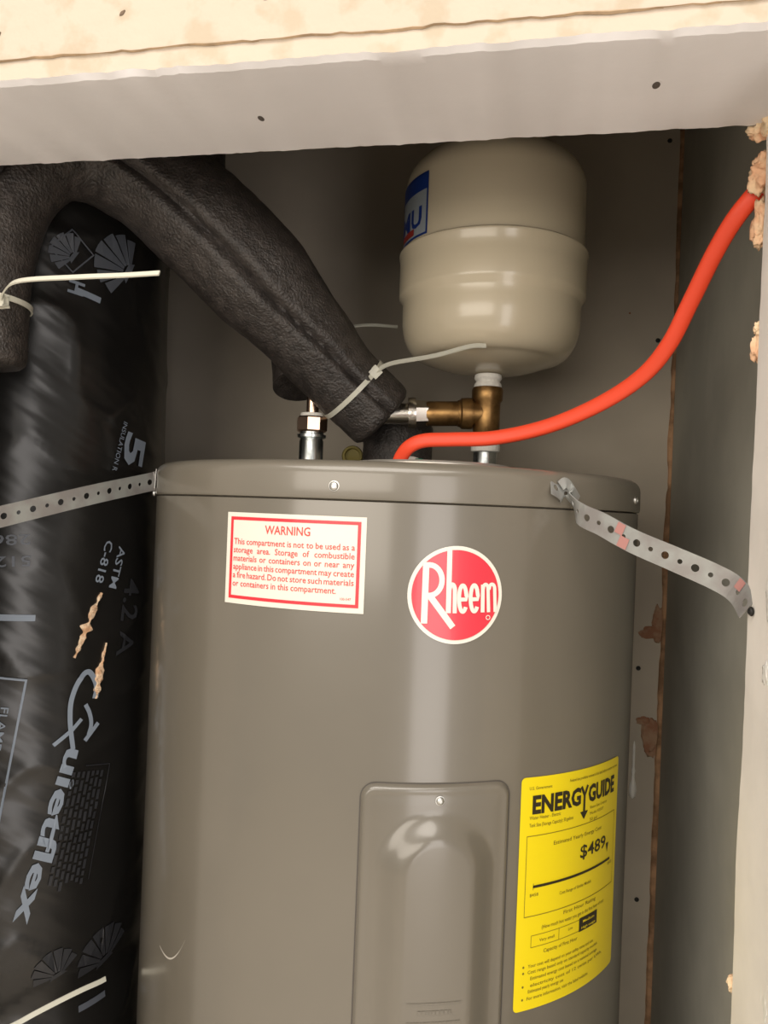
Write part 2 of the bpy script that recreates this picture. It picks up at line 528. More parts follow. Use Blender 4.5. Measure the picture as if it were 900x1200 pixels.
# back wall: raw brown edge strip in the corner, torn paper, drywall screws
sv, sf = [], []
for i in range(241):
    z = 2.40 * i / 240
    wdt = 0.0075 + 0.003 * rough_noise(z, 31, 14) + 0.0015 * rough_noise(z, 32, 60)
    if z > 1.5: wdt *= 0.75
    sv += [(X_R - wdt, Y_B + 0.0005, z), (X_R - wdt * 0.7, Y_B - 0.003, z), (X_R - 0.0002, Y_B - 0.004, z)]
for i in range(240):
    for j in range(2):
        a = i * 3 + j
        sf.append((a, a + 1, a + 4, a + 3))
bs = obj('raw_edge_strip', sv, sf, M['brown_edge'], wb)
for k, (x, z, sx, sz) in enumerate([(0.332, 1.315, 0.010, 0.030), (0.322, 1.300, 0.017, 0.011), (0.328, 1.150, 0.017, 0.036), (0.318, 1.172, 0.013, 0.008)]):
    chunk('torn_paper', (x, Y_B, z), 1.0, 21 + k * 1.9, M['torn_brown'], wb, (sx, 0.0025, sz), 0.55)
for k, (x, z) in enumerate([(0.3234, 2.0124), (0.3175, 1.7234), (0.3078, 1.2479), (0.3178, 0.9136)]):
    screw_head('screw', (x, Y_B - 0.0002, z), (0, -1, 0), 0.0027, M['dark_screw'], wb)
screw_head('screw', (0.2769, Y_B - 0.0002, 1.7634), (0, -1, 0), 0.0012, M['torn_brown'], wb)
# thin white drip of caulk on the back wall beside the heater
v, f = lathe_vf([(0.0006, 1.142), (0.0017, 1.135), (0.0018, 1.105), (0.0030, 1.099), (0.0020, 1.094), (0.0024, 1.088), (0.0048, 1.078), (0.0055, 1.071), (0.0044, 1.063), (0.0010, 1.059)], 14, center=(0.3062, Y_B - 0.001))
obj('caulk_drip', v, f, M['white_plastic'], wb)

# ------------------------------------------------------------------ water heater
RH = 0.255
SEAM = 1.4685
TOP = 1.500
wh = tag(empty('water_heater'), 'tall taupe-grey cylindrical electric water heater with red and white round badge', 'water heater')
H = lambda th, z, off=0.0, R=RH: ((R + off) * math.sin(th), -(R + off) * math.cos(th), z)

v, f = lathe_vf([(RH - 0.012, 0.0), (RH, 0.012), (RH, 0.4), (RH, 0.8), (RH, 1.1), (RH, 1.3), (RH, SEAM - 0.0012), (RH - 0.003, SEAM - 0.0002), (RH - 0.004, SEAM + 0.004)], 160)
body = obj('body', v, f, M['paint'], wh)
# lid: side, rounded shoulder, flat top with a shallow step
prof = [(RH - 0.004, SEAM - 0.001), (RH + 0.0010, SEAM + 0.0006), (RH + 0.0016, SEAM + 0.003), (RH + 0.0014, TOP - 0.011)]
for i in range(1, 9):
    a = i / 8 * math.pi / 2
    prof.append((RH + 0.0014 - 0.010 + 0.010 * math.cos(a), TOP - 0.011 + 0.011 * math.sin(a)))
prof += [(RH - 0.030, TOP), (RH - 0.036, TOP - 0.003), (0.06, TOP - 0.002), (0.002, TOP - 0.002)]
v, f = lathe_vf(prof, 160)
lid = obj('lid', v, f, M['paint_lid'], wh)
screw_head('screw', H(R_(-1.07), 1.4787, 0.0010), H(R_(-1.07), 0), 0.0036, M['screw'], lid)
screw_head('screw', H(R_(71.5), 1.4800, 0.0010), H(R_(71.5), 0), 0.0036, M['screw'], lid)
# round plates at the pipe ports and the cable entry
NR, NL = (0.094, 0.0264), (-0.0973, -0.0104)
JB = (0.021, -0.108)
PTOP = TOP + 0.0085
v, f = lathe_vf([(0.080, TOP - 0.003), (0.080, PTOP - 0.002), (0.0785, PTOP - 0.0003), (0.076, PTOP), (0.001, PTOP)], 72, center=(0.048, -0.078))
obj('cover_plate', v, f, mat('light_zinc_plate', (0.52, 0.49, 0.44), 0.35, metal=0.6), lid)
v, f = lathe_vf([(0.016, PTOP - 0.001), (0.016, PTOP + 0.0008), (0.012, PTOP + 0.0012), (0.010, PTOP + 0.0012)], 40, center=JB)
obj('cable_gland', v, f, M['galv'], lid)

# galvanised nipples
for (cx, cy), zt in ((NR, 1.5400), (NL, 1.5420)):
    v, f = lathe_vf([(0.0185, TOP - 0.004), (0.0185, TOP + 0.001), (0.0135, TOP + 0.002), (0.0135, zt - 0.006), (0.0125, zt - 0.004), (0.0125, zt)], 32, center=(cx, cy))
    obj('nipple', v, f, M['galv'], wh)
# green ground screw and white wire nut beside the cable entry
v, f = lathe_vf([(0.0048, PTOP - 0.001), (0.0048, PTOP + 0.0035), (0.0042, PTOP + 0.0050), (0.0012, PTOP + 0.0050)], 6, center=(0.0375, -0.094))
obj('ground_screw', v, f, M['green'], lid)

# scratch on the body
sp = Print2D()
pts = []
for i in range(22):
    t = i / 21
    pts.append((R_(-41 + 10.0 * t) * RH, 1.0605 + 0.028 * t ** 2.6 - 0.004 * math.sin(math.pi * t) - 0.004 * t))
sp.ribbon(pts, lambda t: 0.0014 * math.sin(math.pi * min(t + .12, 1)) + 0.0002)
sp.build('scratch', M['scratch'], lambda x, y: H(x / RH, y, 0.0003), wh)

# access panel -----------------------------------------------------------------
PC = R_(19.3); PW = 0.0605; PT, PB = 1.2497, 0.93
CR = 0.012


def panel_height(s, z):
    # rounded rectangle edge rise
    dx = abs(s) - (PW - CR); dz = max(z - (PT - CR), (PB + CR) - z)
    d = math.hypot(max(dx, 0), max(dz, 0)) + min(max(dx, dz), 0) - CR     # negative inside
    e = min(max(-d / 0.0045, 0), 1); e = math.sin(e * math.pi / 2)
    h = 0.0042 * e
    # shallow rim channel inside the edge
    c = (-d - 0.0085) / 0.004
    h -= 0.0004 * math.exp(-c * c)
    zc = 1.1830
    r = math.hypot(s, z - zc) if z > zc else abs(s)
    zl = 1.00
    if z < zl: r = math.hypot(s, z - zl)
    t = min(max((0.0480 - r) / 0.0245, 0), 1)
    h += 0.0100 * (t * t * (3 - 2 * t))
    return h


def panel():
    ns, nz = 96, 230
    v, f, keep = [], [], {}
    for i in range(nz + 1):
        for j in range(ns + 1):
            s = -PW + 2 * PW * j / ns; z = PB + (PT - PB) * i / nz
            # squeeze corners into a rounded rectangle
            dz = max(z - (PT - CR), (PB + CR) - z, 0)
            half = PW - CR + math.sqrt(max(CR * CR - dz * dz, 0))
            s = s * half / PW
            v.append(H(PC + s / RH, z, panel_height(s, z)))
    for i in range(nz):
        for j in range(ns):
            a = i * (ns + 1) + j
            f.append((a, a + 1, a + ns + 2, a + ns + 1))
    return obj('access_panel', v, f, M['paint'], wh, angle=80)


ap = panel()
screw_head('screw', H(PC + R_(0.2), 1.2379, 0.0042), H(PC, 0), 0.0030, M['screw'], ap)
# dark ribbon painted in as the shadow gap around the panel
gk = Print2D()
pts = []
for q in range(4):
    sx, sz = [(1, 1), (-1, 1), (-1, -1), (1, -1)][q]
    for i in range(9):
        a = q * math.pi / 2 + i / 8 * math.pi / 2
        pts.append((sx * (PW - CR) + (CR + 0.0002) * math.cos(a), ((PT - CR) if sz > 0 else (PB + CR)) + (CR + 0.0002) * math.sin(a)))
gk.ribbon(pts, 0.0009, closed=True)
gk.build('panel_gap_shadow', M['seam'], lambda x, y: H(PC + x / RH, y, 0.0004), ap)
# rows of fine embossed lettering, too worn to read
em = Print2D(); rnd = random.Random(4)
for row, (z, x0, x1, hh) in enumerate([(1.0860, -0.020, 0.020, 0.0016), (1.0785, -0.012, 0.013, 0.0030), (1.0715, -0.020, 0.020, 0.0014), (1.0640, -0.012, 0.014, 0.0030), (1.0570, -0.014, 0.014, 0.0030)]):
    x = x0
    while x < x1:
        wd = rnd.uniform(0.0012, 0.0028); em.rect(x, z, min(x + wd, x1), z + hh); x += wd + 0.0006
em.build('embossed_rows', M['paint'], lambda x, y: H(PC + x / RH, y, 0.0147), ap)


# labels -------------------------------------------------------------------------
def plate_on_heater(name, th0, th1, ztop, zbot, m, parent, off=0.0005, shear=0.0, corner=0.0, n=28):
    p = Print2D()
    x0, x1 = th0 * RH, th1 * RH
    if corner:
        pts = []
        for q in range(4):
            cx = (x1 - corner) if q in (0, 3) else (x0 + corner)
            cz = (ztop - corner) if q in (0, 1) else (zbot + corner)
            for i in range(6):
                a = q * math.pi / 2 + i / 5 * math.pi / 2
                pts.append((cx + corner * math.cos(a), cz + corner * math.sin(a)))
        p.poly(pts)
    else:
        p.rect(x0, zbot, x1, ztop)
    return p.build(name, m, lambda x, y: H(x / RH, y + shear * (x - x0), off), parent, step=0.004)


# warning label (lettering placed in label coordinates, origin top left, metres)
WX, WZ, WW, WH_ = R_(-23.14) * RH, 1.4552, 0.1252, 0.0752
wl = plate_on_heater('warning_label', WX / RH, (WX + WW) / RH, WZ, WZ - WH_, M['label_white'], wh)
wmap = lambda o: (lambda x, y: H((WX + x) / RH, WZ + y, o))
b = Print2D(); b.frame(0.0042, -WH_ + 0.0042, WW - 0.0042, -0.0036, 0.0026)
b.build('border', M['label_red'], wmap(0.0008), wl, step=0.004)
t = Print2D()
t.text('WARNING', WW / 2 - 0.003, -0.0165, 0.0098, width=0.0405, align='c', bold=0.012)
lines = ['This compartment is not to be used as a', 'storage area. Storage of combustible', 'materials or containers on or near any',
         'appliance in this compartment may create', 'a fire hazard. Do not store such materials', 'or containers in this compartment.']
for k, ln in enumerate(lines):
    ws = ln.split(); size = 0.0071
    wid = [text2d(q, 0.008)[2] * size * 0.95 for q in ws]
    full = 0.1085
    gap = (full - sum(wid)) / (len(ws) - 1) if k < 5 else 0.0021
    sc = 1.0
    if gap < 0.0014:
        sc = (full - 0.0014 * (len(ws) - 1)) / sum(wid); gap = 0.0014
    x = 0.0082; y = -0.0262 - 0.0069 * k
    for q, wd in zip(ws, wid):
        t.text(q, x, y, size, width=wd * sc, bold=0.008); x += wd * sc + gap
t.text('100-547', WW - 0.019, -WH_ + 0.0098, 0.0028, bold=0.0)
t.build('lettering', M['text_red'], wmap(0.0008), wl, step=0.01)

# round badge
BC, BZ, BR = R_(21.15), 1.3973, 0.0384
pb = Print2D(); pb.disc(0, 0, BR, 72)
badge = pb.build('brand_badge', M['badge_white'], lambda x, y: H(BC + x / RH, BZ + y, 0.0006), wh, step=0.004)
pb = Print2D(); pb.disc(0, 0, BR * 0.918, 72)
pb.build('badge_field', M['badge_red'], lambda x, y: H(BC + x / RH, BZ + y, 0.0011), badge, step=0.004)
q = Print2D(); U = BR / 327.0
cr_, sr_ = math.cos(0.0385), math.sin(0.0385)


def bp(x, y):
    a, b_ = (x - 436), (y - 462)
    return ((a * cr_ + b_ * sr_) * U, (a * sr_ - b_ * cr_) * U)


def stroke(pts, wd): q.ribbon([bp(*p) for p in pts], wd * U)


def arc(cx, cy, rx, ry, a0, a1, n=18):
    return [(cx + rx * math.cos(R_(a0 + (a1 - a0) * i / (n - 1))), cy - ry * math.sin(R_(a0 + (a1 - a0) * i / (n - 1)))) for i in range(n)]


stroke([(234, 243), (218, 646)], 42)
stroke([(225, 258)] + arc(255, 360, 84, 101, 88, -88) + [(228, 462)], 36)
stroke([(262, 470), (412, 676)], 42)
stroke([(392, 142), (381, 580)], 34)
stroke([(385, 440)] + arc(408, 430, 18, 40, 150, 0, 10) + [(424, 582)], 28)
for cx in (480, 560):
    stroke(arc(cx, 486, 26, 88, -40, -320, 26) + [(cx + 26, 470), (cx + 24, 492), (cx - 24, 492)], 27)
stroke([(619, 582), (621, 396)], 27)
stroke([(622, 430)] + arc(640, 425, 18, 30, 140, 0, 8) + [(662, 582)], 24)
stroke([(664, 430)] + arc(686, 425, 20, 30, 140, 0, 8) + [(710, 582)], 24)
q.ribbon([bp(*p) for p in arc(658, 618, 14, 14, 0, 340, 14)], 5 * U, closed=True)
q.build('lettering', M['badge_white'], lambda x, y: H(BC + x / RH, BZ + y, 0.0015), badge, step=0.006)

# yellow energy label
EX, EZ, EW, EH = R_(35.4) * RH, 1.2497, 0.1395, 0.1900
ESH = -0.040
emap = lambda o: (lambda x, y: H((EX + x) / RH, EZ + y + ESH * x, o))
pe = Print2D()
pts = []
for k in range(4):
    cx = (EW - 0.004) if k in (0, 3) else 0.004
    cz = -0.004 if k in (0, 1) else -EH + 0.004
    for i in range(6):
        a = k * math.pi / 2 + i / 5 * math.pi / 2
        pts.append((cx + 0.004 * math.cos(a), cz + 0.004 * math.sin(a)))
pe.poly(pts)
el = pe.build('energy_label', M['label_yellow'], emap(0.0006), wh, step=0.004)
mm = 0.001
t = Print2D()
t.text('ENERG', 11.5 * mm, -29.5 * mm, 0.0200, width=57.0 * mm, bold=0.042)
t.text('GUIDE', 79.5 * mm, -29.5 * mm, 0.0200, width=49.0 * mm, bold=0.042)
t.build('headline', M['ink'], emap(0.0010), el, step=0.006)
t = Print2D()
t.ribbon([(69.0 * mm, -14.8 * mm), (73.6 * mm, -23.0 * mm)], 2.8 * mm)
t.ribbon([(78.2 * mm, -14.8 * mm), (73.6 * mm, -23.0 * mm)], 2.8 * mm)
t.ribbon([(73.6 * mm, -22.0 * mm), (73.6 * mm, -38.5 * mm)], 3.0 * mm)
t.poly([(68.0 * mm, -36.5 * mm), (73.6 * mm, -43.5 * mm), (79.5 * mm, -36.5 * mm)])
t.build('arrow_letter', M['ink'], emap(0.0010), el, step=0.006)
t = Print2D(); t.text('$489', 70.5 * mm, -76.6 * mm, 0.0155, width=43 * mm, bold=0.012)
t.build('cost_figure', M['ink'], emap(0.0010), el, step=0.006)
t = Print2D(); t.poly([(114.5 * mm, -74.0 * mm), (120.0 * mm, -74.0 * mm), (117.2 * mm, -82.5 * mm)])
t.build('pointer', M['ink'], emap(0.0010), el, step=0.006)
t = Print2D(); t.rect(15 * mm, -90.8 * mm, 124 * mm, -88.6 * mm)
t.build('scale_bar', M['ink'], emap(0.0010), el, step=0.006)
t = Print2D(); t.rect(72.7 * mm, -140.3 * mm, 101.5 * mm, -128.6 * mm)
t.build('rating_box', M['ink'], emap(0.0010), el, step=0.006)
t = Print2D()
fine = [('U.S. Government', 8, 10.2, 3.6, 24), ('Federal law prohibits removal of this label before consumer purchase.', 53, 8.6, 3.6, 82),
        ('Water Heater - Electric', 9, 34.6, 4.2, 34), ('Tank Size (Storage Capacity): 50 gallons', 9, 40.6, 4.2, 50),
        ('Estimated Yearly Energy Cost', 36, 58.4, 4.6, 68), ('Cost Range of Similar Models', 45, 101.6, 3.8, 44),
        ('$458', 12, 97.6, 3.6, 9), ('$503', 120, 95.0, 3.6, 9), ('First Hour Rating', 51, 119.2, 4.4, 47),
        ('(How much hot water you get in the first hour of use)', 26, 126.0, 4.4, 88),
        ('Very small', 24, 136.0, 3.6, 17), ('Low', 58, 134.8, 3.6, 6), ('Capacity of First Hour', 29, 146.0, 4.4, 42),
        ('Your cost will depend on your utility rates and use.', 13, 155.6, 3.9, 84), ('Cost range based only on standard capacity models.', 13, 160.6, 3.9, 92),
        ('Estimated energy cost based on a national average', 16, 166.0, 3.9, 88), ('electricity cost of 12 cents per kWh.', 16, 171.6, 3.9, 98),
        ('Estimated yearly energy use', 14, 176.4, 3.9, 40), ('For more information, visit the label website', 13, 182.0, 3.9, 76),
        ('', 0, 0, 1, 1)]
for body_, x, y, sz, wd in fine:
    if body_: t.text(body_, x * mm, -y * mm, sz * mm, width=wd * mm, bold=0.006)
for y in (155.6, 160.6, 171.6, 182.0): t.disc(8.5 * mm, -(y - 1.3) * mm, 1.0 * mm, 10)
for k, ln in enumerate(('Rheem Sales Company', 'Model XE50T', '50 gal')):
    t.text(ln, 83 * mm, -(36.4 + 5.2 * k) * mm, 3.6 * mm, width=[30, 24, 12][k] * mm)
t.rect(7 * mm, -48.3 * mm, 132 * mm, -47.7 * mm)
t.rect(7 * mm, -113.9 * mm, 132 * mm, -113.3 * mm)
t.rect(7 * mm, -113.5 * mm, 7.5 * mm, -48 * mm)
t.rect(131.5 * mm, -113.5 * mm, 132 * mm, -48 * mm)
t.frame(15 * mm, -139.6 * mm, 101 * mm, -129.6 * mm, 0.45 * mm)
t.rect(46 * mm, -139.4 * mm, 46.5 * mm, -129.8 * mm)
t.rect(15.2 * mm, -92.5 * mm, 15.7 * mm, -87 * mm)
t.build('fine_print', M['ink_olive'], emap(0.0009), el, step=0.012)
t = Print2D()
t.text('Medium', 78 * mm, -133.4 * mm, 3.4 * mm, width=18 * mm, bold=0.01)
t.text('High usage', 76 * mm, -138.4 * mm, 3.0 * mm, width=22 * mm, bold=0.01)
t.build('reversed_lettering', M['label_yellow'], emap(0.0013), el, step=0.012)

# ------------------------------------------------------------------ expansion tank
XC, YC = 0.0935, 0.0362
et = tag(empty('expansion_tank', (XC, YC, 1.612)), 'cream enamelled expansion tank standing above the brass tee', 'tank')
RT = 0.1010
zb = 1.622; zt = 1.900
prof = [(0.016, zb - 0.001), (0.022, zb)]
for i in range(1, 13):      # lower dished end
    a = i / 12
    prof.append((0.022 + 0.052 * a, zb + 0.012 * a * a))
for i in range(1, 13):
    a = i / 12 * math.pi / 2
    prof.append((0.074 + (RT - 0.0015 - 0.074) * math.sin(a), zb + 0.012 + 0.044 * (1 - math.cos(a))))
prof += [(RT - 0.0015, 1.685), (RT - 0.0015, 1.6930), (RT - 0.0008, 1.6965), (RT + 0.0026, 1.7015), (RT + 0.0032, 1.7050), (RT + 0.0032, 1.7300),
         (RT + 0.0032, 1.7450), (RT + 0.0044, 1.7470), (RT + 0.0044, 1.7495), (RT + 0.0012, 1.7518), (RT - 0.0002, 1.7526), (RT - 0.0002, 1.822)]
for i in range(1, 13):
    a = i / 12 * math.pi / 2
    prof.append((RT - 0.0002 - 0.052 * (1 - math.cos(a)), 1.822 + 0.043 * math.sin(a)))
prof += [(0.025, 1.8685), (0.001, 1.870)]
v, f = lathe_vf([(r, z - 1.612) for r, z in prof], 96)
obj('shell', v, f, M['cream_steel'], et, angle=50)
# blue and grey paper label wrapped on the upper shell, seen at its right end
T = lambda x, y, o: ((RT + o) * math.sin(x / RT), -(RT + o) * math.cos(x / RT), y - 1.612)
xr = R_(-39.5) * RT; xl = R_(-135) * RT
p = Print2D(); p.rect(xl, 1.7540, xr, 1.8200)
tl = p.build('label', M['label_grey'], lambda x, y: T(x, y, 0.0005), et, step=0.004)
p = Print2D(); p.frame(xl, 1.7540, xr, 1.8200, 0.0022); p.rect(xl, 1.8020, xr, 1.8195)
p.build('blue_border', M['label_blue'], lambda x, y: T(x, y, 0.0009), tl, step=0.004)
for ch, xo in (('U', 0.0095), ('M', 0.0340)):
    p = Print2D(); p.text(ch, xr - xo, 1.7655, 0.0290, width=0.021 if ch == 'U' else 0.030, align='r', bold=0.03)
    p.build('letter', M['label_blue'], lambda x, y: T(x, y, 0.0010), tl, step=0.004)
p = Print2D(); p.rect(xr - 0.060, 1.7580, xr - 0.024, 1.7650)
p.build('red_stripe', mat('dull_red_print', (0.30, 0.03, 0.02), 0.5), lambda x, y: T(x, y, 0.0011), tl, step=0.004)
# threaded stub wrapped in white tape
prof = [(0.0135, 0.0080), (0.0150, 0.0070), (0.0155, 0.0030), (0.0130, -0.0005), (0.0150, -0.0030), (0.0158, -0.0065), (0.0140, -0.0095)]
v, f = lathe_vf(prof, 32)
obj('thread_tape', v, f, M['tape'], et)

# ------------------------------------------------------------------ brass tee with side nipple and union
tz0, tz1 = 1.5430, 1.6030
tc = Vector((NR[0], NR[1], 1.5745))
ft = tag(empty('brass_tee', (tc.x, tc.y, tz0)), 'brass tee fitting joining the expansion tank to the heater nipple', 'pipe fitting')
L = lambda v_: [(a - tc.x, b_ - tc.y, c - tz0) for a, b_, c in v_]
v, f = lathe_vf([(0.0145, tz0), (0.0165, tz0 + 0.001), (0.0165, tz0 + 0.008), (0.0150, tz0 + 0.010), (0.0150, 1.586), (0.0172, 1.589), (0.0176, 1.600), (0.0165, tz1), (0.013, tz1)], 40, center=NR)
obj('tee_body', L(v), f, M['brass'], ft)
side_dir = Vector((-0.0984 - 0.0, -0.0190, -0.004)).normalized()
v, f = lathe_vf([(0.0140, 0.004), (0.0140, 0.016), (0.0172, 0.0165), (0.0176, 0.0200), (0.0172, 0.0285), (0.0150, 0.030), (0.0148, 0.0325)], 40, axis_fn=along(tc, side_dir))
obj('tee_branch', L(v), f, M['brass'], ft)
v, f = lathe_vf([(0.0138, 0.0300), (0.0138, 0.066), (0.0130, 0.068)], 36, axis_fn=along(tc, side_dir))
obj('side_nipple', L(v), f, M['brass'], ft)
# union: hexagonal nut, collar, tail into the foam
v, f = lathe_vf([(0.0130, 0.064), (0.0145, 0.066), (0.0150, 0.080), (0.0135, 0.082)], 6, axis_fn=along(tc, side_dir))
obj('hex_nut', L(v), f, M['chrome'], ft, angle=20)
v, f = lathe_vf([(0.0130, 0.079), (0.0178, 0.0795), (0.0182, 0.0835), (0.0178, 0.088), (0.0125, 0.0885)], 36, axis_fn=along(tc, side_dir))
obj('union_collar', L(v), f, M['chrome'], ft)
v, f = lathe_vf([(0.0118, 0.086), (0.0118, 0.120)], 32, axis_fn=along(tc, side_dir))
obj('union_tail', L(v), f, M['chrome'], ft)
v, f = lathe_vf([(0.0128, 1.5310), (0.0160, 1.5318), (0.0163, 1.5375), (0.0150, 1.5440)], 36, center=NR)
obj('thread_tape', L(v), f, M['tape'], ft)

# ------------------------------------------------------------------ left riser: copper stub with union nut
cr = tag(empty('copper_riser', (NL[0], NL[1], 1.540)), 'short copper riser with dielectric union nut left of the foam elbow', 'pipe')
Z0 = 1.540
v, f = lathe_vf([(0.0070, 0.0), (0.0070, 0.092)], 28)
obj('pipe', v, f, M['copper'], cr)
v, f = lathe_vf([(0.0132, -0.001), (0.0160, 0.000), (0.0162, 0.003), (0.0134, 0.0038), (0.0134, 0.0065)], 36)
obj('steel_ring', v, f, M['galv'], cr)
v, f = lathe_vf([(0.0155, 0.0060), (0.0176, 0.0078), (0.0176, 0.0215), (0.0160, 0.0232), (0.0125, 0.0234)], 8)
obj('union_nut', v, f, M['copper'], cr, angle=20)
v, f = lathe_vf([(0.0128, 0.0230), (0.0132, 0.0238), (0.0132, 0.0270), (0.0080, 0.0275)], 32)
obj('collar', v, f, M['tape'], cr)


# ------------------------------------------------------------------ foam pipe insulation
def foam_tube(name, ctrl, r, label, notch=None, n=150, ref=(0.15, -1, 0), seed=1, ends=(0.010, 0.010), base=None):
    path, Ln = resample(catmull(ctrl, 400), n)
    m = 110

    def prof(i, s):
        rr = r(s) if callable(r) else r
        d = s * Ln; k = 1.0
        for dist, e in ((d, ends[0]), (Ln - d, ends[1])):
            if e and dist < e: k = min(k, 0.86 + 0.14 * math.sqrt(max(1 - (1 - dist / e) ** 2, 0)))
        out = []
        for j in range(m):
            a = 2 * math.pi * j / m
            q_ = rr * k * (1 + 0.035 * noise.noise(Vector((math.cos(a) * 1.3, math.sin(a) * 1.3, d * 22 + seed * 5)))
                           + 0.012 * noise.noise(Vector((math.cos(a) * 5, math.sin(a) * 5, d * 90 + seed * 5))))
            if notch is not None:
                da = (a - notch(s) + math.pi) % (2 * math.pi) - math.pi
                q_ *= 1 - 0.15 * math.exp(-(da / 0.075) ** 2) + 0.030 * math.exp(-((abs(da) - 0.22) / 0.12) ** 2)
            out.append((q_ * math.cos(a), q_ * math.sin(a)))
        return out
    v, f = sweep_vf(path, ref, prof)
    o = obj(name, v, f, M['foam'], None, angle=60)
    tag(o, label, 'pipe insulation')
    return o, path


T1 = [(-0.0190, 0.0055, 1.5645), (-0.0481, -0.0081, 1.5914), (-0.0683, -0.0201, 1.6128), (-0.1112, -0.0457, 1.6631), (-0.1551, -0.0705, 1.7115), (-0.2064, -0.0976, 1.7596),
      (-0.2539, -0.1272, 1.7904), (-0.2920, -0.1549, 1.7993), (-0.3210, -0.1859, 1.7814), (-0.3384, -0.2080, 1.7378), (-0.3437, -0.2210, 1.6875), (-0.3457, -0.2260, 1.6361), (-0.3451, -0.2260, 1.5780)]


def interp(tab):
    def g(s):
        for (a, x), (b_, y) in zip(tab, tab[1:]):
            if s <= b_:
                q_ = (s - a) / (b_ - a); q_ = q_ * q_ * (3 - 2 * q_); return x + (y - x) * q_
        return tab[-1][1]
    return g


tube1, path1 = foam_tube('foam_pipe_insulation', T1, interp([(0, 0.0412), (0.10, 0.0422), (0.19, 0.0478), (0.30, 0.0570), (0.42, 0.0580), (0.54, 0.0500), (0.66, 0.0420), (0.8, 0.0385), (1, 0.0370)]),
                         'long black foam pipe sleeve with a seam running from the union over the black duct',
                         notch=interp([(0, 0.22), (0.1, 0.16), (0.28, -0.12), (0.5, -0.15), (1, -0.15)]), n=200, seed=2)
T2 = [(-0.1240, 0.0150, 1.6010), (-0.1310, 0.0292, 1.6324), (-0.1451, 0.0517, 1.6782), (-0.1650, 0.0578, 1.7246), (-0.1963, 0.0570, 1.7666), (-0.2420, 0.0600, 1.8000), (-0.2740, 0.0680, 1.8500), (-0.2800, 0.0700, 1.9400), (-0.2800, 0.0700, 2.0500)]
tube2, path2 = foam_tube('foam_pipe_insulation', T2, 0.0290, 'short-cut black foam pipe sleeve above the copper riser, mostly behind the seamed sleeve', n=120, seed=4, ends=(0.0, 0.01))
T3 = [(-0.0150, 0.0770, 1.5000), (-0.0150, 0.0770, 1.5300), (-0.0150, 0.0775, 1.5480), (-0.0155, 0.0775, 1.5680)]
tube3, path3 = foam_tube('foam_pipe_insulation', T3, 0.0420, 'short upright black foam sleeve standing on the heater lid', n=40, seed=7, ends=(0.0, 0.01))


# ------------------------------------------------------------------ flexible duct
DC = Vector((-0.436, -0.026)); RD = 0.150
dk = tag(empty('flexible_duct', (DC.x, DC.y, 0)), 'wide black plastic-jacketed flexible duct with grey printing left of the heater', 'duct')


def duct_r(th, z):
    r = RD
    p = Vector((math.cos(th) * 1.0, math.sin(th) * 1.0, z))
    r += 0.0035 * noise.noise(Vector((p.x * 2.0, p.y * 2.0, z * 5)))
    # diagonal creases of the loose jacket
    w_ = z * 24 + th * 2.6 * math.tanh((z - 1.2) * 6) + 2.4 * noise.noise(Vector((p.x * 2.5, p.y * 2.5, z * 7)))
    amp = 0.5 + 0.5 * noise.noise(Vector((p.x * 2 + 4, p.y * 2, z * 4)))
    r += 0.0030 * amp * (1 - abs(math.sin(w_))) ** 3
    # pinched where the tie goes round low down
    r -= 0.006 * math.exp(-((z - 0.94 - 0.0) / 0.03) ** 2)
    return r


def D(th, z, off=0.0):
    r = duct_r(th, z) + off
    return (r * math.sin(th), -r * math.cos(th), z)


nd, nz = 150, 520
v, f = [], []
for i in range(nz + 1):
    z = 0.02 + 2.38 * i / nz
    for j in range(nd):
        v.append(D(2 * math.pi * j / nd, z))
for i in range(nz):
    for j in range(nd):
        a = i * nd + j; b2 = i * nd + (j + 1) % nd
        f.append((a, b2, b2 + nd, a + nd))
f.append(tuple(range(nd))[::-1]); f.append(tuple(nz * nd + j for j in range(nd)))
jk = obj('jacket', v, f, M['jacket'], dk, angle=180)


def dprint(p, name, m, th, z, ang, off=0.0012, step=0.005, parent=None):
    """print p with local x = reading direction; ang = direction of reading measured in the unrolled wall (0 = right, -90 = down)"""
    c, s = math.cos(R_(ang)), math.sin(R_(ang))
    x0 = R_(th) * RD
    return p.build(name, m, lambda x, y: D(x / RD, y, off), parent or jk, step=step, pre=lambda q_: (x0 + q_[0] * c - q_[1] * s, z + q_[0] * s + q_[1] * c))


# script brand word: a large looped Q then the rest of the word
p = Print2D()
sm = [(q_.x, q_.y) for q_ in catmull([(a, b_, 0) for a, b_ in [(0.026, 0.0215), (0.011, 0.0180), (0.000, 0.0065), (0.008, -0.0015), (0.030, -0.0040), (0.052, 0.0010), (0.080, 0.0125)]], 44)]
p.ribbon(sm, lambda t_: 0.0062 - 0.0015 * t_)
sm = [(q_.x, q_.y) for q_ in catmull([(0.0334, 0.0126, 0), (0.042, 0.0200, 0), (0.0528, 0.0253, 0), (0.064, 0.0255, 0)], 20)]
p.ribbon(sm, 0.0045)
p.ribbon([(0.0776, -0.0085), (0.060, 0.0060), (0.0484, 0.0125)], 0.0042)
p.ribbon([(0.0512, 0.0335), (0.0704, 0.0230)], 0.0048)
p.text('uietflex', 0.078, 0.0055, 0.0275, width=0.176, bold=0.03, shear=0.2)
dprint(p, 'brand_print', M['print_grey'], 58.0, 1.2810, -104.5)
p = Print2D(); p.text('ASTM', 0, 0, 0.0140, width=0.046, bold=0.01); p.text('C-818', -0.002, -0.0185, 0.0140, width=0.046, bold=0.01)
dprint(p, 'standard_print', M['print_grey'], 72.8, 1.4120, -105)
p = Print2D(); p.text('INSULATION R', 0, 0, 0.0085, width=0.056, bold=0.004)
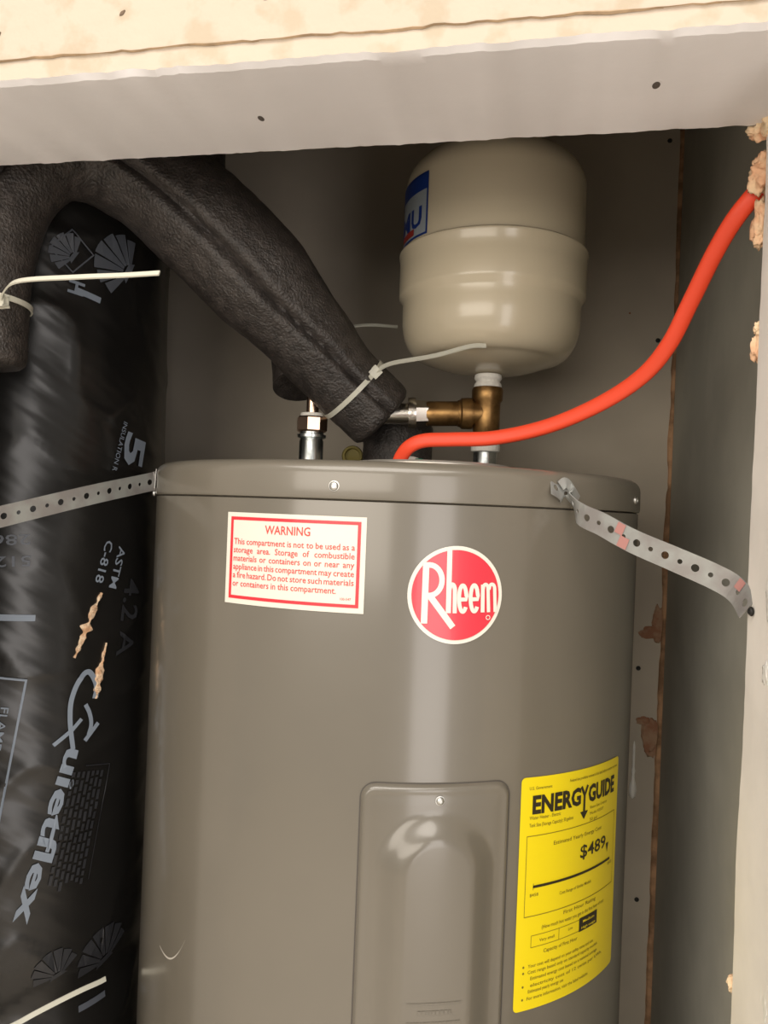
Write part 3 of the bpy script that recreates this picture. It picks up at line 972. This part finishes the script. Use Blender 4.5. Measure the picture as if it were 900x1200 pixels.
dprint(p, 'small_print', M['print_grey'], 73.0, 1.5480, -104)
p = Print2D(); p.text('5', 0, 0, 0.044, width=0.036, bold=0.03)
dprint(p, 'number_print', M['print_grey'], 75.5, 1.5380, -100)
p = Print2D(); p.text('4.2 A', 0, 0, 0.034, width=0.085, bold=0.012)
dprint(p, 'dim_print', M['print_faint'], 77.0, 1.3760, -97)
p = Print2D(); p.text('286', 0, 0, 0.0150, width=0.034, bold=0.01); p.text('512', 0.0, 0.0215, 0.0150, width=0.032, bold=0.01)
dprint(p, 'code_print', M['print_dim'], 36.5, 1.4240, 183)
p = Print2D(); p.rect(0, -0.0032, 0.044, 0.0032)
dprint(p, 'bar_print', M['print_grey'], 22.5, 1.3410, -2)
p = Print2D(); p.rect(0, -0.0032, 0.026, 0.0032)
dprint(p, 'bar_print', M['print_grey'], 49.5, 1.6760, -12)
p = Print2D(); p.text('H', 0, 0, 0.022, bold=0.02)
dprint(p, 'letter_print', M['print_grey'], 47.0, 1.6860, -98)
# outlined box of text at the left
p = Print2D(); p.frame(0, -0.20, 0.16, 0.0, 0.0022)
p.text('FLAME SPREAD', 0.030, -0.019, 0.0105, width=0.10, bold=0.004); p.text('MEETS UL 181', 0.020, -0.034, 0.0105, width=0.10, bold=0.004)
p.text('MAX. TEMP', 0.004, -0.049, 0.0095, width=0.07, bold=0.004)
dprint(p, 'box_print', M['print_grey'], 37.4, 1.2780, -98)
# faint block of small print low down
p = Print2D(); rnd = random.Random(11)
p.ribbon([(0, 0), (0.12, 0)], 0.0008); p.ribbon([(0, 0), (0, -0.030)], 0.0010)
for row in range(7):
    x = 0.006
    while x < 0.12:
        wd = rnd.uniform(0.004, 0.011); p.rect(x, -0.010 - 0.0056 * row, x + wd, -0.0068 - 0.0056 * row); x += wd + 0.0025
dprint(p, 'fine_print', M['print_faint'], 72.0, 1.1750, -100)


# scallop shell marks
def shell(th, z, size, ang, m):
    p = Print2D()
    for k in range(-3, 4):
        a0 = R_(90 + k * 22 - 9.5); a1 = R_(90 + k * 22 + 9.5)
        r1 = size * (1 - 0.035 * k * k * 0.6)
        pts = [(0.20 * size * math.cos(a0), 0.20 * size * math.sin(a0))]
        for i in range(7):
            a = a0 + (a1 - a0) * i / 6; pts.append((r1 * math.cos(a), r1 * math.sin(a)))
        pts.append((0.20 * size * math.cos(a1), 0.20 * size * math.sin(a1)))
        p.poly(pts)
    p.poly([(-0.30 * size, -0.02 * size), (0.30 * size, -0.02 * size), (0.16 * size, 0.14 * size), (-0.16 * size, 0.14 * size)])
    return dprint(p, 'shell_print', m, th, z, ang)


shell(48.5, 1.7090, 0.026, 60, M['print_dim'])
shell(72.5, 1.7090, 0.044, 65, M['print_dim'])
shell(53.0, 0.9650, 0.030, 25, M['print_faint'])
shell(74.5, 0.9560, 0.042, 20, M['print_faint'])
p = Print2D(); p.frame(-0.016, -0.016, 0.016, 0.016, 0.0015)
dprint(p, 'diamond_print', M['print_dim'], 47.5, 1.7150, 48)
p = Print2D(); p.rect(0, -0.0032, 0.034, 0.0032)
dprint(p, 'bar_print', M['print_dim'], 62, 0.9200, 0)


# torn slits with tan fibre showing
def slit(pts_thz, wmax, seed):
    path = [Vector(D(R_(a), z, 0.0012)) for a, z in pts_thz]
    path, Ls = resample(catmull(path, 80), 60)
    rnd_ = random.Random(seed)

    def prof(i, s):
        w_ = wmax * (0.25 + 0.75 * math.sin(math.pi * min(max(s, 0.03), 0.97))) * max(0.06, 0.62 + 1.5 * noise.noise(Vector((s * 10, seed * 1.31, 0))))
        h_ = 0.0022 * (0.6 + 1.2 * abs(noise.noise(Vector((s * 30, seed, 3)))))
        return [(-0.002, -w_), (h_ * .5, -w_ * .7), (h_, -w_ * .1), (h_ * .7, w_ * .6), (-0.002, w_)]
    ref = [Vector((p_.x, p_.y, 0)) for p_ in path]
    v_, f_ = sweep_vf(path, ref, prof)
    return obj('torn_slit', v_, f_, M['insul'], jk)


slit([(65.0, 1.362), (61.5, 1.344), (58.8, 1.326), (56.5, 1.310), (54.2, 1.2960)], 0.0058, 3)
slit([(67.8, 1.3080), (66.6, 1.292), (65.2, 1.274), (64.2, 1.258), (63.6, 1.250)], 0.0062, 5)


# ------------------------------------------------------------------ cable ties
def tie_band(parent, path, ref, wd=0.0048, t_=0.0014, name='band'):
    v_, f_ = sweep_vf(path, ref, rect_prof(wd, t_))
    return obj(name, v_, f_, M['tie'], parent, smooth=True, angle=30)


def tie_head(parent, pos, axis_t, axis_n, w_=0.0085, l_=0.0085, h_=0.006):
    t_ = Vector(axis_t).normalized(); n_ = Vector(axis_n); n_ = (n_ - t_ * n_.dot(t_)).normalized(); b_ = t_.cross(n_)
    bm = bmesh.new(); bmesh.ops.create_cube(bm, size=1.0)
    for vv in bm.verts:
        c = vv.co.copy(); vv.co = Vector(pos) + t_ * c.x * l_ + n_ * c.y * h_ + b_ * c.z * w_
    bmesh.ops.bevel(bm, geom=bm.edges[:], offset=0.0012, segments=2, affect='EDGES')
    me = bpy.data.meshes.new('head'); bm.to_mesh(me); bm.free(); me.materials.append(M['tie'])
    o = bpy.data.objects.new('head', me); COL.objects.link(o); o.parent = parent
    return o


def ring_on(path, frac, ref, r, tilt=0.0):
    """closed loop round a swept path; returns list of points and the frame"""
    i = int(frac * (len(path) - 1)); c = path[i]
    t_, n_, b_ = frames(path, ref)[i]
    pts = []
    for k in range(65):
        a = 2 * math.pi * k / 64
        pts.append(c + (n_ * math.cos(a) + b_ * math.sin(a)) * r + t_ * (tilt * math.sin(a) * r))
    return pts, c, (t_, n_, b_)


REF = (0.15, -1, 0)
# tie near the lower end of the seamed sleeve
pts, c, (t_, n_, b_) = ring_on(path1, 0.072, REF, 0.0428)
t1 = tag(empty('cable_tie'), 'white cable tie round the lower sleeve end with its tail pointing at the cream tank', 'cable tie')
tie_band(t1, pts, [p_ - c for p_ in pts], 0.0052, 0.0016)
up = b_ if b_.z > 0 else -b_
hd = c + (n_ * 0.80 + up * 0.62).normalized() * 0.0445
tie_head(t1, hd, up, n_)
tail = resample(catmull([hd, hd + Vector((0.018, -0.006, 0.008)), Vector((0.043, -0.055, 1.6225)), Vector((0.080, -0.058, 1.6315)), Vector((0.0960, -0.056, 1.6325))], 60), 40)[0]
tie_band(t1, tail, (0.1, -0.8, 0.55), 0.0050, 0.0015, 'tail')
# tie behind: thin tail seen between the rear sleeve and the cream tank
pts, c, _ = ring_on(path2, 0.22, REF, 0.0302)
t2 = tag(empty('cable_tie'), 'thin white cable tie on the rear sleeve with a short curved tail', 'cable tie')
tie_band(t2, pts, [p_ - c for p_ in pts], 0.0045, 0.0016)
tail = resample(catmull([(-0.094, 0.060, 1.6720), (-0.0769, 0.0700, 1.6835), (-0.056, 0.0892, 1.6905), (-0.0238, 0.0954, 1.6895)], 60), 30)[0]
tie_head(t2, tail[0], tail[1] - tail[0], (0, -1, 0.3))
tie_band(t2, tail, (0, -0.8, 0.6), 0.0040, 0.0015, 'tail')
# tie on the descending leg at the left
i3 = min(range(len(path1) // 2, len(path1)), key=lambda i: abs(path1[i].z - 1.634))
pts, c, (t_, n_, b_) = ring_on(path1, i3 / (len(path1) - 1), REF, 0.0396)
t3 = tag(empty('cable_tie'), 'white cable tie round the sleeve leg hanging in front of the duct, long straight tail', 'cable tie')
tie_band(t3, pts, [p_ - c for p_ in pts], 0.0048, 0.0016)
hd = Vector((-0.3080, -0.2520, 1.6290))
tie_head(t3, hd, (1, -0.2, 0), (0, -1, 0))
tail = resample(catmull([hd, (-0.2960, -0.2640, 1.6345), (-0.2700, -0.2800, 1.6375), (-0.2138, -0.2870, 1.6372), (-0.1750, -0.2850, 1.6385), (-0.1446, -0.2843, 1.6398)], 80), 50)[0]
tie_band(t3, tail, (0.1, -0.85, 0.5), 0.0044, 0.0014, 'tail')
# tie low on the duct
t4 = tag(empty('cable_tie', (DC.x, DC.y, 0)), 'white cable tie round the lower duct with a rising tail', 'cable tie')
ringp = []
for k in range(97):
    a = 2 * math.pi * k / 96
    ringp.append(Vector(D(a, 0.835 + 0.004 * math.sin(a), 0.0012)))
tie_band(t4, ringp, [Vector((p_.x, p_.y, 0)) for p_ in ringp], 0.0048, 0.0016)
tail = [Vector(((RD + 0.010) * math.sin(R_(a)), -(RD + 0.010) * math.cos(R_(a)), z)) for a, z in [(4, 0.850), (24, 0.916), (40, 0.9375), (50, 0.9445), (60, 0.9470), (68, 0.9455), (71, 0.9450)]]
tail[0] = Vector(D(R_(4), 0.840, 0.003))
tail = resample(catmull(tail, 60), 40)[0]
tie_head(t4, tail[0], tail[1] - tail[0], (tail[0].x, tail[0].y, 0))
tie_band(t4, tail, [Vector((p_.x, p_.y, 0.06)) for p_ in tail], 0.0050, 0.0015, 'tail')


# ------------------------------------------------------------------ perforated straps
def strap(name, ctrl, wvec, width, cell, label, first_big=True, shift=0.0):
    root = tag(empty(name), label, 'metal strap', None)
    dense = catmull(ctrl, 500)
    L_ = [0]
    for a, b_ in zip(dense, dense[1:]): L_.append(L_[-1] + (b_ - a).length)
    tot = L_[-1]
    wd_pts = catmull(wvec, 500)

    def P(s, q_):
        s = min(max(s, 0), tot)
        lo, hi = 0, len(L_) - 1
        while hi - lo > 1:
            mid = (lo + hi) // 2
            if L_[mid] <= s: lo = mid
            else: hi = mid
        t_ = (s - L_[lo]) / max(L_[hi] - L_[lo], 1e-9)
        c = dense[lo].lerp(dense[hi], t_)
        tan = (dense[min(lo + 3, 499)] - dense[max(lo - 3, 0)]).normalized()
        w_ = wd_pts[lo].lerp(wd_pts[hi], t_); w_ = (w_ - tan * w_.dot(tan)).normalized()
        return c + w_ * q_
    v_, f_ = [], []
    n = int(tot / cell); cl = tot / n
    for k in range(n):
        s0 = k * cl; hr = (width * 0.155) if (k % 2 == 0) == first_big else width * 0.098
        # boundary of the cell: 24 points, hole: 24 points
        per = []
        N = 24
        for i in range(N):
            a = 2 * math.pi * i / N + math.pi / 4
            c, s = math.cos(a), math.sin(a); mx = max(abs(c), abs(s))
            per.append((s0 + cl / 2 + c / mx * cl / 2, s / mx * width / 2))
        ring = [(s0 + cl / 2 + hr * math.cos(2 * math.pi * i / N + math.pi / 4), hr * math.sin(2 * math.pi * i / N + math.pi / 4)) for i in range(N)]
        b0 = len(v_)
        v_ += [P(*q_) for q_ in per] + [P(*q_) for q_ in ring]
        for i in range(N):
            j = (i + 1) % N
            f_.append((b0 + i, b0 + j, b0 + N + j, b0 + N + i))
    me_o = obj('strap_band', v_, f_, M['strap'], root, smooth=False)
    bm = bmesh.new(); bm.from_mesh(me_o.data); bmesh.ops.remove_doubles(bm, verts=bm.verts, dist=1e-5)
    bmesh.ops.recalc_face_normals(bm, faces=bm.faces); bm.to_mesh(me_o.data); bm.free()
    me_o.data.polygons.foreach_set('use_smooth', [False] * len(me_o.data.polygons))
    sd = me_o.modifiers.new('thickness', 'SOLIDIFY'); sd.thickness = 0.0008; sd.offset = 0
    return root, P, tot


A = H(R_(-66), 1.4830, 0.0026); A2 = H(R_(-58), 1.4845, 0.0026)
sl, P1, tt = strap('perforated_strap', [A2, A, (-0.262, -0.178, 1.4655), (-0.300, -0.2485, 1.4440), (-0.3335, -0.310, 1.4250)],
                   [(0.08, -0.05, 1), (0.08, -0.05, 1), (0.05, -0.25, 1), (0.05, -0.25, 1), (0.05, -0.25, 1)], 0.0190, 0.0127,
                   'straight perforated galvanised strap crossing in front of the black duct', first_big=False)
screw_head('screw', H(R_(-62), 1.4700, 0.002), H(R_(-62), 0), 0.0028, M['screw'], sl)
ctrlR = [H(R_(39.0), 1.4870, 0.0030), H(R_(43.0), 1.4790, 0.0045), (0.1855, -0.2050, 1.4650), (0.2017, -0.2176, 1.4570), (0.2232, -0.2300, 1.4455), (0.2519, -0.2440, 1.4337), (0.2780, -0.2540, 1.4228), (0.2905, -0.2620, 1.4150), (0.2950, -0.2780, 1.4040)]
wR = [(-0.75, -0.45, 0.55), (-0.5, -0.3, 0.8), (-0.10, -0.15, 1), (0.0, -0.15, 1), (0.0, -0.15, 1), (0.0, -0.12, 1), (0.05, -0.10, 1), (0.25, -0.1, 1), (0.4, -0.2, 0.9)]
sr2, P2, tt2 = strap('perforated_strap', ctrlR, wR, 0.0185, 0.0110,
                     'twisted perforated galvanised strap with pink marks tied to the right jamb', first_big=True)
# folded end tab on the lid
tb = [Vector(H(R_(41.0), 1.4870, 0.0042)), Vector(H(R_(42.2), 1.4900, 0.0050)), Vector(H(R_(43.6), 1.4840, 0.0062)), Vector(H(R_(45.2), 1.4765, 0.0060))]
v, f = sweep_vf(resample(catmull(tb, 40), 24)[0], [Vector(H(R_(43), 0.1))] * 24, rect_prof(0.0085, 0.0009))
obj('folded_tab', v, f, M['strap'], sr2, angle=30)
for s0, s1, q0, q1 in ((0.40, 0.435, 0.0, 1), (0.43, 0.47, -1, 0.0), (0.885, 0.915, 0.1, 1.0)):
    vv, ff = [], []
    for i in range(7):
        for j in range(2):
            c = P2(tt2 * (s0 + (s1 - s0) * i / 6), 0.0088 * (q0 if j == 0 else q1))
            vv.append(c + Vector((-0.0005, -0.0010, 0.0)))
    for i in range(6): ff.append((2 * i, 2 * i + 1, 2 * i + 3, 2 * i + 2))
    obj('pink_mark', vv, ff, M['pink_mark'], sr2)
screw_head('screw', (XJ_R - 0.0012, -0.2830, 1.4025), (-1, -0.3, 0), 0.0026, M['dark_screw'], sr2)

# ------------------------------------------------------------------ orange cable
CB = [(0.0205, -0.1085, 1.5070), (0.0225, -0.1120, 1.5130), (0.0310, -0.118, 1.5228), (0.0455, -0.1204, 1.5288), (0.0721, -0.1204, 1.5304), (0.1118, -0.1229, 1.5325), (0.1576, -0.1345, 1.5422), (0.2, -0.1518, 1.5594), (0.2321, -0.171, 1.5798),
      (0.2508, -0.1878, 1.6031), (0.2638, -0.2057, 1.6344), (0.2763, -0.2270, 1.6662), (0.2878, -0.2420, 1.6874), (0.3040, -0.2540, 1.7060), (0.3200, -0.2600, 1.7200)]
path, _ = resample(catmull(CB, 300), 130)
v, f = sweep_vf(path, (0.2, -1, 0.25), lambda i, s: [(0.0045 * (abs(math.cos(a)) ** 0.8) * (1 if math.cos(a) > 0 else -1), 0.0068 * (abs(math.sin(a)) ** 0.85) * (1 if math.sin(a) > 0 else -1)) for a in [2 * math.pi * k / 20 for k in range(20)]])
tag(obj('power_cable', v, f, M['orange'], None), 'flat orange power cable arching from the heater lid to the right jamb', 'cable')

# ------------------------------------------------------------------ small things on the lid
yc = tag(empty('yellow_cap', (-0.0790, 0.1140, TOP - 0.002)), 'small round yellow plastic cap behind the foam sleeve on the lid', 'cap')
fn = along((0, 0, 0.031), (0.15, -1, 0.15))
v, f = lathe_vf([(0.0120, -0.006), (0.0135, -0.004), (0.0135, 0.004), (0.0122, 0.006), (0.0098, 0.006), (0.0092, 0.001), (0.0010, 0.000)], 32, axis_fn=fn)
obj('rim', v, f, M['yellow_cap'], yc)
v, f = lathe_vf([(0.0085, -0.0020), (0.0085, 0.0240), (0.004, 0.0240)], 24, axis_fn=along((0.006, 0.003, 0.0), (0, 0, 1)))
obj('stem', v, f, M['yellow_cap'], yc)
wn = tag(empty('wire_nut', (0.0275, -0.0930, PTOP - 0.0013)), 'tiny white wire nut lying by the cable entry', 'wire connector')
v, f = lathe_vf([(0.0030, -0.008), (0.0038, -0.006), (0.0036, 0.004), (0.0022, 0.009), (0.0012, 0.0100)], 12, axis_fn=along((0, 0, 0.0050), (1, 0.2, 0)))
obj('shell', v, f, M['white_plastic'], wn)
